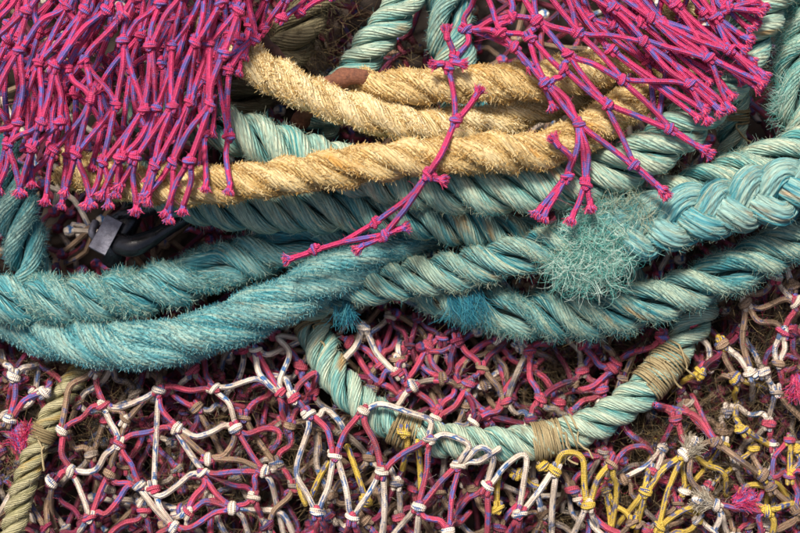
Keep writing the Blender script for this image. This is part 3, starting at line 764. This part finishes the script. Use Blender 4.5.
nr.edge('a', 'A', 'P', (467, 45, 112)); nr.edge('i', 'j', 'P', (566, 98, 130)); nr.edge('n', 'q', 'P', (695, 40, 142)); nr.edge('n', 'p', 'P', (680, 45, 138)); nr.edge('m', 'o', 'P', (668, 70, 134))
for k, x, y, h, dv in [('c',526,63,132,(.7,.6)), ('i',551,101,126,(.4,1)), ('j',557,144,130,(-.5,-.7)), ('u',540,209,122,(-.6,.9)), ('u',546,212,122,(-.4,1)), ('v',573,215,124,(-.4,1)), ('v',590,202,124,(.1,1)),
                    ('w',658,186,122,(.8,.8)), ('w',662,191,120,(.8,.8)), ('x',699,147,124,(.9,.5)), ('x',704,151,122,(.9,.5)), ('o',716,107,126,(.8,.8)), ('o',705,115,124,(.4,.9)), ('p',727,103,126,(.4,1)), ('p',753,85,130,(.9,.5)),
                    ('q',758,77,132,(.8,.7)), ('q',760,72,134,(.8,.7)), ('p',756,80,136,(.9,.5)), ('s',744,37,132,(.9,.5)), ('s',739,46,130,(.8,.6)), ('t',754,11,134,(1,.1)), ('t',750,3,132,(1,-.1)), ('A',447,36,134,(-.1,-1)), ('A',457,63,136,(.9,.2)), ('B',440,64,138,(-.8,.1)),
                    ('C',476,96,142,(.5,-.8)), ('D',437,179,142,(1,.2)), ('F',362,246,104,(-.8,.7)), ('F',400,229,110,(1,-.3)), ('G',293,258,92,(-1,.3))]:
    pk = KN[k]; hh = max(h, hf_at(('rope',), [x], [y])[0] + 5)
    if k == 'j': nr.edge('u', (x, y, hh), 'P', (572, 158, 126)); nr.end(x, y, hh, dv, 'P', 1.25); continue
    nr.edge(k, (x, y, hh), 'P'); nr.end(x, y, hh, dv, 'P', 1.2)
nr.edge('j', 'u', 'P', (577, 150, 126)); nr.edge('j', 'v', 'P', (583, 150, 128)); nr.edge('j', 'v', 'P', (588, 152, 130))
for i_, (x0, y0, x1, y1, x2, y2) in enumerate([(560,-30,640,22,712,72), (590,-30,668,30,745,70), (625,-30,690,24,748,58), (660,-30,705,12,742,44), (690,-30,722,2,752,20), (540,-30,610,50,700,108), (575,-30,650,52,720,100), (700,-34,735,-4,760,4)]):
    nr.knot((40, i_), x1, y1, 128 + rng.normal() * 6, 'PP')
    hh = max(122, hf_at(('rope',), [x2], [y2])[0] + 6)
    nr.edge((x0, y0, 120.), (40, i_), 'P'); nr.edge((x0 + 16, y0 - 4, 124.), (40, i_), 'P')
    for dx, dy in ((0, 0), (-7, 6)):
        nr.edge((40, i_), (x2 + dx, y2 + dy, hh), 'P'); nr.end(x2 + dx, y2 + dy, hh, (.8, .6), 'P', 1.1)
# bunched lower fold at the far right
fold = [[(560,-20),(584,-24),(610,-22),(636,-22),(664,-20),(694,-22)], [(590,18),(612,20),(634,8),(660,22),(684,20),(704,8)], [(650,62),(668,50),(690,50),(702,38),(722,32)]]
for i, rw in enumerate(fold):
    for j, (x, y) in enumerate(rw): nr.knot((30, i, j), x + rng.normal() * 2, y + rng.normal() * 2, 116 + rng.normal() * 5, 'PP')
diag_edges(nr, fold, lambda i, j: (30, i, j))
for j, (tx, ty) in enumerate([(700, 104), (706, 96), (728, 92), (738, 76), (748, 62)]):
    hh = max(116, hf_at(('rope',), [tx], [ty])[0] + 5); nr.edge((30, 2, j), (tx, ty, hh), 'P'); nr.end(tx, ty, hh, (.7, .7), 'P', 1.1)
for j, (x, y, tx, ty) in enumerate([(656,100,654,112),(672,92,658,122)]): nr.edge((30, 2, j), (tx, ty, 100), 'P')
nr.build(.03)

# ------------------------------------------------------------------ lower nets, knot by knot
def author(net, K, E, h0, jit=3.):
    for k, q in K.items():
        x, y = q[:2]; h = (q[2] if len(q) > 2 and not isinstance(q[2], str) else h0) + rng.normal() * jit
        c = q[-1] if isinstance(q[-1], str) else ''
        net.knot(k, x, y, h, c)
    for e in E:
        a, b, c = e[:3]
        a = a if not isinstance(a, tuple) or len(a) == 3 else a + (h0 - 42,)
        b = b if not isinstance(b, tuple) or len(b) == 3 else b + (h0 - 42,)
        net.edge(a, b, c, *e[3:])

n1 = Net('fishing_net', 'tangled net of red and white twine at lower left below the shaggy rope', 3.1, ('old',), 3.0)
K = {1:(104,406,'WR'),2:(62,430,'RW'),3:(71,471,'RW'),4:(120,443,'WR'),5:(139,485,'RW'),6:(90,517,'WR'),7:(45,392,'WW'),8:(14,376,'WW'),9:(96,371,'WB'),10:(10,420,'BW'),11:(52,481,'DW'),12:(110,473,'DB'),13:(125,420,'WB'),
     14:(159,390,'RW'),15:(214,388,'RW'),16:(256,350,'RW'),17:(280,392,'WR'),18:(176,428,'RW'),19:(236,429,'RW'),20:(203,473,'RW'),21:(264,471,'RW'),22:(233,508,'RW'),23:(174,527,'RW'),24:(153,488,'WR'),25:(254,497,'RW'),26:(188,512,'WR'),27:(208,459,'RW')}
E = [(1,9,'R'),(1,2,'R',(83,418)),(1,14,'W',(130,404)),(1,4,'W'),(2,3,'R',(61,452)),(3,4,'W',(97,470),(106,452)),(3,6,'W',(82,495)),(4,5,'R',(131,462)),(4,18,'R',(150,432)),(5,6,'R',(120,498),(104,516)),(5,20,'W',(160,497),(184,480)),
     (5,23,'W',(158,512)),(6,(104,560),'R'),(6,(60,560),'W'),(18,19,'W',(196,437),(216,430)),(18,20,'W'),(14,18,'R',(163,412)),(14,15,'R',(190,391)),(15,19,'W',(229,402)),(15,17,'W',(235,385),(258,378)),(16,17,'W',(259,374),(270,385)),(17,(310,340),'W',(290,352),(276,336)),
     (16,(308,338),'W',(280,350)),(19,21,'R',(250,452)),(19,(262,462),'R',(266,428),(281,432),(276,446)),(20,21,'R',(230,472)),(20,22,'R',(216,494)),(21,25,'R',(256,484)),(22,23,'R',(215,512),(196,525)),(22,(298,545),'W',(262,510),(283,514)),(22,(256,560),'W',(246,526)),
     (23,(190,570),'R'),(17,(290,446),'R',(283,415)),(17,(308,402),'R'),(9,2,'B',(70,385),(66,404)),(9,(120,362),'R'),(7,10,'R',(24,400)),(7,(54,375),'R'),(8,(0,345),'W'),(8,(6,412),'R'),(8,(56,358),'W',(34,366)),(8,10,'R'),(10,(-20,440),'B'),(11,3,'R'),(11,(60,545),'B'),
     (12,4,'B'),(12,5,'R'),(12,6,'R',(100,492)),(13,14,'B'),(13,1,'B'),(13,12,'B'),(14,(158,355),'B'),(15,(204,345),'R',(205,368)),(24,14,'W',(156,440)),(24,23,'W',(160,508)),(25,20,'D'),(25,22,'R'),(25,(262,545),'R'),(26,20,'R'),(26,22,'R',(205,500)),(26,(182,560),'W'),(27,18,'B'),(27,19,'B',(225,455)),(27,21,'B'),
     (21,(284,480),'W',(275,468)),(21,(286,545),'W',(276,500)),(16,(236,352),'R'),(16,17,'R',(268,372,0)),(15,(258,408),'R',(232,405,-4)),(26,(160,525),'W')]
author(n1, K, E, 12)
n1.end(22, 440, 8, (-.1, -1), 'R', 2.2)
n1.build(.06)

n2 = Net('fishing_net', 'red and white net with yellow strands along the bottom edge, over the loop', 3.15, ('loop',), 3.2)
K = {1:(335,455,'RW'),2:(382,472,'RW'),3:(317,512,'RW'),4:(352,518,'RW'),5:(429,440,'RW'),6:(419,506,'RW'),7:(459,465,'RW'),8:(364,410,'RW'),9:(309,414,'RW'),10:(448,530,'RW'),11:(487,487,'RW'),12:(520,513,'RW'),13:(555,470,'WY'),14:(588,505,'WY'),15:(612,463,'RB'),16:(294,398,'WR')}
E = [(1,9,'R',(328,430)),(1,8,'R',(345,432)),(1,3,'W',(328,488)),(1,4,'W',(346,488)),(8,2,'R',(374,440)),(2,5,'R',(405,452)),(2,4,'W',(368,495)),(2,(380,550),'W'),(5,6,'R',(427,470)),(5,7,'W',(446,434),(470,444)),(8,5,'W',(384,404),(408,412),(432,420)),(6,7,'R',(440,482)),(6,(385,545),'W'),(6,(410,555),'W'),
     (7,10,'R',(452,495)),(7,11,'W',(480,446),(494,456)),(7,(500,448),'W'),(11,12,'W',(506,465),(526,453),(524,480)),(12,13,'W',(540,490)),(13,14,'Y',(562,452),(582,456),(584,480)),(13,(552,560),'W'),(14,15,'Y',(597,480)),(15,(608,550),'Y',(617,490)),(14,(565,550),'W',(578,525)),(14,(596,555),'W'),
     (11,(452,520),'R'),(11,(486,550),'R'),(12,(498,548),'R'),(12,(522,555),'R'),(15,(610,446),'R'),(15,(655,458),'R',(628,448),(645,446)),(3,(312,555),'R'),(3,(328,555),'R'),(4,(345,555),'R'),(4,(362,555),'R'),(10,(440,560),'R'),(10,(470,512),'R'),(9,3,'W',(296,470),(305,490)),(9,(344,440),'W',(325,408),(342,425)),
     (16,9,'R'),(16,(312,392),'R',(316,372)),(16,(268,375),'W',(285,378)),(13,(566,452),'Y'),(6,10,'R',(440,520))]
author(n2, K, E, 28)
# yellow twines hanging behind
for a, b, v in [((347,445),(366,500),(356,470)), ((310,500),(328,462),(318,480)), ((405,430),(402,470),(408,450)), ((417,440),(421,490),(420,465)), ((296,470),(306,505),(300,490)), ((500,470),(497,505),(497,488)), ((520,470),(545,488),(530,485))]:
    n2.edge(a + (10,), b + (8,), 'Y', v + (12,))
n2.knot('y1', 366, 500, 8, 'YY'); n2.knot('y2', 404, 432, 24, 'YY'); n2.knot('y3', 498, 508, 10, 'YY'); n2.knot('y4', 543, 466, 14, 'YY', 1.), n2.knot('y5', 518, 474, 14, 'YY', .3)
n2.build(.06)

n3 = Net('fishing_net', 'yellow and white net with frayed pink end in the bottom right corner', 3.15, ('loop',), 3.2)
K = {1:(645,492,'YY'),2:(683,455,'YW'),3:(659,527,'YY'),4:(716,505,'WW'),5:(767,511,'YY'),6:(715,442,'BB'),7:(763,475,'YB'),8:(742,430,'YY'),9:(690,448,'WB')}
E = [(1,(655,440),'Y',(649,468)),(1,2,'Y',(662,470)),(2,3,'Y',(668,490)),(3,4,'Y',(688,508)),(1,(615,528),'Y'),(1,(632,555),'Y'),(4,5,'R',(735,508)),(5,(770,512),'Y',(738,492),(754,484),(774,492)),(5,(830,500),'Y',(788,504)),(5,(752,555),'R'),(5,(775,560),'Y'),(2,(726,496),'Y',(706,465),(724,472)),(6,(678,400),'R',(695,420)),
     (6,(692,395),'R',(702,415)),(6,(655,405),'R'),(6,7,'B',(740,460)),(6,2,'B'),(7,(790,500),'Y'),(7,(745,440),'B'),(7,(765,512),'Y'),(8,(737,402),'Y'),(8,(780,452),'Y',(758,438)),(4,(700,555),'W'),(4,(735,550),'W'),(3,(650,560),'Y'),(3,(690,560),'R'),(9,2,'B'),(9,(712,476),'B'),(9,4,'B',(690,480)),(7,(800,470),'R')]
author(n3, K, E, 22)
n3.end(742, 500, 26, (1, -.35), 'R', 1.75); n3.end(704, 502, 30, (-1, -.3), 'W', 1.61); n3.end(690, 448, 26, (.6, -1), 'W', 1.65)
n3.build(.06)

n4 = Net('fishing_net', 'faded red and beige net at the right edge below the fuzzy teal rope', 3.2)
K = {1:(782,333,'WR'),2:(778,363,'WB'),3:(735,378,'BY'),4:(750,373,'WW'),5:(722,345,'YB'),6:(745,303,'WB'),7:(796,303,'RW'),8:(775,277,'RW'),9:(792,285,'BB'),10:(700,372,'YY')}
E = [(6,7,'B',(768,306)),(6,1,'B',(758,322)),(1,2,'W',(774,350)),(1,2,'W',(786,350)),(2,(830,350),'R'),(1,(830,340),'R'),(2,(800,400),'R'),(5,(775,370),'Y',(745,362)),(5,3,'B',(726,362)),(3,(800,402),'Y',(765,386)),(3,(740,412),'Y'),(3,(706,378),'B'),(5,(714,332),'Y'),(7,1,'R'),(8,7,'W',(788,294)),(8,(774,248),'R'),(8,6,'B',(758,295)),(9,7,'R'),(9,(790,240),'W'),(4,5,'W'),(4,6,'B',(742,340)),(4,(752,402),'W'),(10,(672,392),'Y'),(10,(702,352),'R'),(10,5,'D'),(7,(830,310),'R'),(1,(830,328),'R'),(2,(830,372),'R')]
author(n4, K, E, 4); n4.end(800, 385, 4, (.1, 1), 'R', 2.0)
n4.build(.06)

n5 = Net('fishing_net', 'crimson net seen inside the U-shaped rope loop', 3.3)
K = {1:(529,368,'RR'),2:(612,368,'RR'),3:(558,402,'RR'),4:(484,415,'RR'),5:(455,382,'RR'),6:(499,341,'RW'),7:(583,345,'RR'),8:(483,385,'WB'),9:(428,346,'RR'),10:(398,360,'WB'),11:(381,364,'RR'),12:(350,342,'RR'),13:(402,396,'RR'),14:(438,412,'RR'),15:(520,345,'WW'),16:(560,422,'RR')}
E = [(6,1,'R',(510,358)),(1,4,'R',(505,390)),(1,3,'R',(548,382)),(5,6,'R',(462,362),(475,350)),(5,4,'R'),(3,2,'R',(590,388)),(7,2,'R',(595,358)),(1,(580,332),'R',(550,350)),(2,(650,338),'R'),(5,9,'R',(437,370)),(9,(458,372),'R',(448,338),(454,352)),(9,13,'R',(415,370)),(11,12,'R',(370,352)),(12,13,'R',(372,378)),(11,(402,325),'R'),(11,13,'D'),
     (11,(372,325),'R'),(10,(404,330),'W'),(10,14,'R',(412,388)),(14,5,'R',(450,398)),(8,(496,346),'W',(500,368),(492,352)),(8,(524,374),'B'),(8,5,'R'),(10,(430,358),'B'),(15,(548,375),'B',(556,362)),(15,(562,370),'B'),(7,(625,330),'R'),(2,(616,385),'R'),(3,16,'R'),(3,(548,440),'R'),(4,(470,445),'R'),(4,(500,440),'R'),(14,(430,440),'R'),(13,(400,425),'D'),(12,(335,330),'R'),(9,(432,318),'R'),(9,(470,330),'R'),(14,(455,370),'B',(432,390)),(16,(600,410),'D'),(4,16,'D',(530,425))]
author(n5, K, E, -16); n5.build(.07)

# a further net layer between, and the mass of old netting below
def lattice(net, x0, x1, y0, y1, sx, sy, h, jit, cols, hj=6):
    r = 0; y = y0; idx = {}
    while y < y1:
        x = x0 + (sx / 2 if r % 2 else 0); c = 0
        while x < x1:
            net.knot((r, c), x + rng.normal() * jit, y + rng.normal() * jit, h(x, y) + rng.normal() * hj); idx[(r, c)] = 1
            x += sx; c += 1
        y += sy; r += 1
    for (r, c) in list(idx):
        for d in ((0, -1) if r % 2 == 0 else (0, 1)):
            if (r + 1, c + d) in idx and rng.random() < .93: net.edge((r, c), (r + 1, c + d), cols[rng.integers(len(cols))])
n6 = Net('fishing_net', 'red and beige net layer, shade put into its darker colours, showing through the meshes of the lower nets', 3.2)
lattice(n6, -60, 880, 335, 600, 47, 30, lambda x, y: -8, 7.5, 'RDGBWBRDGR', 7)  # dark red, dulled white and beige twines paint this layer as shaded
n6.build(.09)
n7 = Net('fishing_net', 'finer net, coloured dark to stand for shade, crumpled deeper beneath the other lower nets', 2.8)
lattice(n7, -60, 880, 322, 600, 40, 25, lambda x, y: -25, 8, 'RDDBDG', 6)  # mostly dark red, so the shade at this depth is in the colour
n7.build(.1)
n8 = Net('fishing_net', 'tangled yellow and beige net low in the bottom right corner', 2.9)
lattice(n8, 575, 870, 452, 590, 34, 24, lambda x, y: 2, 9, 'YBYGRBW', 6)
n8.build(.12)

def tangle():
    mb = MB(); cl = 'DBRW'
    for base, (px0, px1, py0, py1) in ((-36, (-150, 950, 180, 680)), (-60, (-150, 950, -150, 680)), (-84, (-150, 950, -150, 680))):
        net = {}; sx, sy = 44, 27; r = 0; y = py0
        while y < py1:
            x = px0 + (sx / 2 if r % 2 else 0); c = 0
            while x < px1:
                net[(r, c)] = np.array([x + rng.normal() * 13, y + rng.normal() * 12, base + rng.normal() * 8]); x += sx; c += 1
            y += sy; r += 1
        for (r, c), p in net.items():
            for d in ((0, -1) if r % 2 == 0 else (0, 1)):
                q = net.get((r + 1, c + d))
                if q is None or rng.random() < .12: continue
                m = (p + q) / 2 + rng.normal(size=3) * np.array([7, 7, 5])
                cur, _ = spline(np.array([p, m, q]), 11.)
                ci = int(rng.choice(4, p=[.5, .25, .15, .1]))
                tube(mb, PX(cur[:, 0], cur[:, 1], cur[:, 2]), .0031, 5, ci, rng.uniform(0, 500))
            tube(mb, PX(p[0] + np.array([-3., 0, 3]), p[1] + np.array([0, 1., 0]), p[2] + np.zeros(3)), .006, 6, int(rng.integers(4)))
    o = link('tangled_netting', mb.mesh('tangled_netting', [TW[c] for c in cl])); o['kind'] = 'stuff'
    o['label'] = 'dark mass of old tangled netting under everything'; o['category'] = 'netting'
tangle()

def weed():
    mb = MB()
    for cx, cy, n, sx, sy, h in [(400, 430, 2600, 330, 75, -28), (650, 480, 1700, 80, 40, -6), (740, 350, 1600, 50, 50, -10), (560, 350, 800, 70, 30, -24), (120, 420, 1200, 90, 60, -10), (250, 470, 900, 70, 40, -8), (300, 60, 900, 60, 40, 0), (740, 180, 600, 40, 60, 0)]:
        cl = rng.normal(size=(max(4, n // 60), 2)) * [sx, sy] + [cx, cy]
        k = rng.integers(len(cl), size=n)
        q = cl[k] + rng.normal(size=(n, 2)) * 9
        p = PX(q[:, 0], q[:, 1], h + rng.normal(size=n) * 11 - 6)
        d = rng.normal(size=(n, 3)) * [1, 1, .5]
        fibres(mb, p, d, rng.uniform(.008, .032, n), .00028, curl=1.2, k=4)
    o = link('dried_weed', mb.mesh('dried_weed', [F_WEED])); o['kind'] = 'stuff'
    o['label'] = 'wiry brown dried weed and fibres caught in the nets'; o['category'] = 'weed'
weed()

# ------------------------------------------------------------------ hardware in the heap
def px_tube(pts, step=.003):
    A = np.array(pts, float); return spline(PX(A[:, 0], A[:, 1], A[:, 2]), step)[0]
def shackle():
    o = to_world(PX(140, 240, 0)); t = thing('shackle', 'black shackle with a grey plate, in the gap below left pink fringe', 'shackle', o)
    mb = MB(); c = px_tube([(206, 200, 18), (190, 214, 24), (168, 228, 30), (148, 240, 34), (132, 246, 34), (119, 244, 28)])
    u = np.linspace(0, 1, len(c)); tube(mb, c, .0075 + .0035 * np.clip((u - .55) * 4, 0, 1), 18); link('bow', mb.mesh('bow', [M_BLACK], o), t)
    mb = MB(); c = px_tube([(205, 188, 12), (180, 196, 20), (150, 208, 24), (128, 214, 22), (112, 222, 14)]); tube(mb, c, .0075, 16); link('bow', mb.mesh('bow', [M_BLACK], o), t)
    mb = MB(); c = px_tube([(112, 262, 8), (118, 245, 16), (128, 222, 16), (134, 206, 10)]); tube(mb, c, .012, 18); link('pin', mb.mesh('pin', [M_BLACK], o), t)
    # plate: bevelled slab
    cor = [(107, 214), (123, 222), (105, 256), (88, 247)]; mb = MB()
    ring = []
    cen = np.mean(cor, 0)
    for s_, h in ((.93, 33), (1., 35), (1., 38), (.95, 40)):
        q = cen + (np.array(cor) - cen) * s_; ring.append(PX(q[:, 0], q[:, 1], h + np.array([0, 2, 2, 0])))
    ring = [ring[0] * .02 + ring[0].mean(0) * .98] + ring + [ring[-1] * .02 + ring[-1].mean(0) * .98]
    v = np.concatenate(ring); mb.add(v, grid_faces(6, 4)); me = mb.mesh('plate', [M_PLATE], o)
    me.polygons.foreach_set('use_smooth', np.zeros(len(me.polygons), bool)); q = link('plate', me, t); q['label'] = 'grey metal plate catching the light'
    mb = MB(); c = px_tube([(96, 222, 22), (92, 232, 28), (97, 240, 22)]); tube(mb, c, .004, 10); link('pin_eye', mb.mesh('pin_eye', [M_PLATE], o), t)
shackle()
def iron(label, pts, r, m, name):
    c = px_tube(pts); mid = to_world(c[len(c) // 2]); mb = MB(); n = len(c)
    tube(mb, c, r * .001 * (1 + .14 * smooth_noise(n, 1, 3)[:, 0]), 18)
    o = link(name, mb.mesh(name, [m], mid)); o.location = mid; o['label'] = label; o['category'] = 'iron'
iron('rusty brown iron ring poking out left of the orange-tan rope', [(296, 128, 40), (312, 104, 76), (328, 86, 92), (346, 77, 97), (364, 78, 94), (384, 90, 70), (396, 110, 40)], 8, M_RUST, 'iron_ring')
iron('dark rusty iron bar leaning behind the bleached tan rope', [(240, 18, 40), (268, 50, 48), (296, 78, 54), (330, 112, 50)], 8, M_DARKRUST, 'iron_bar')
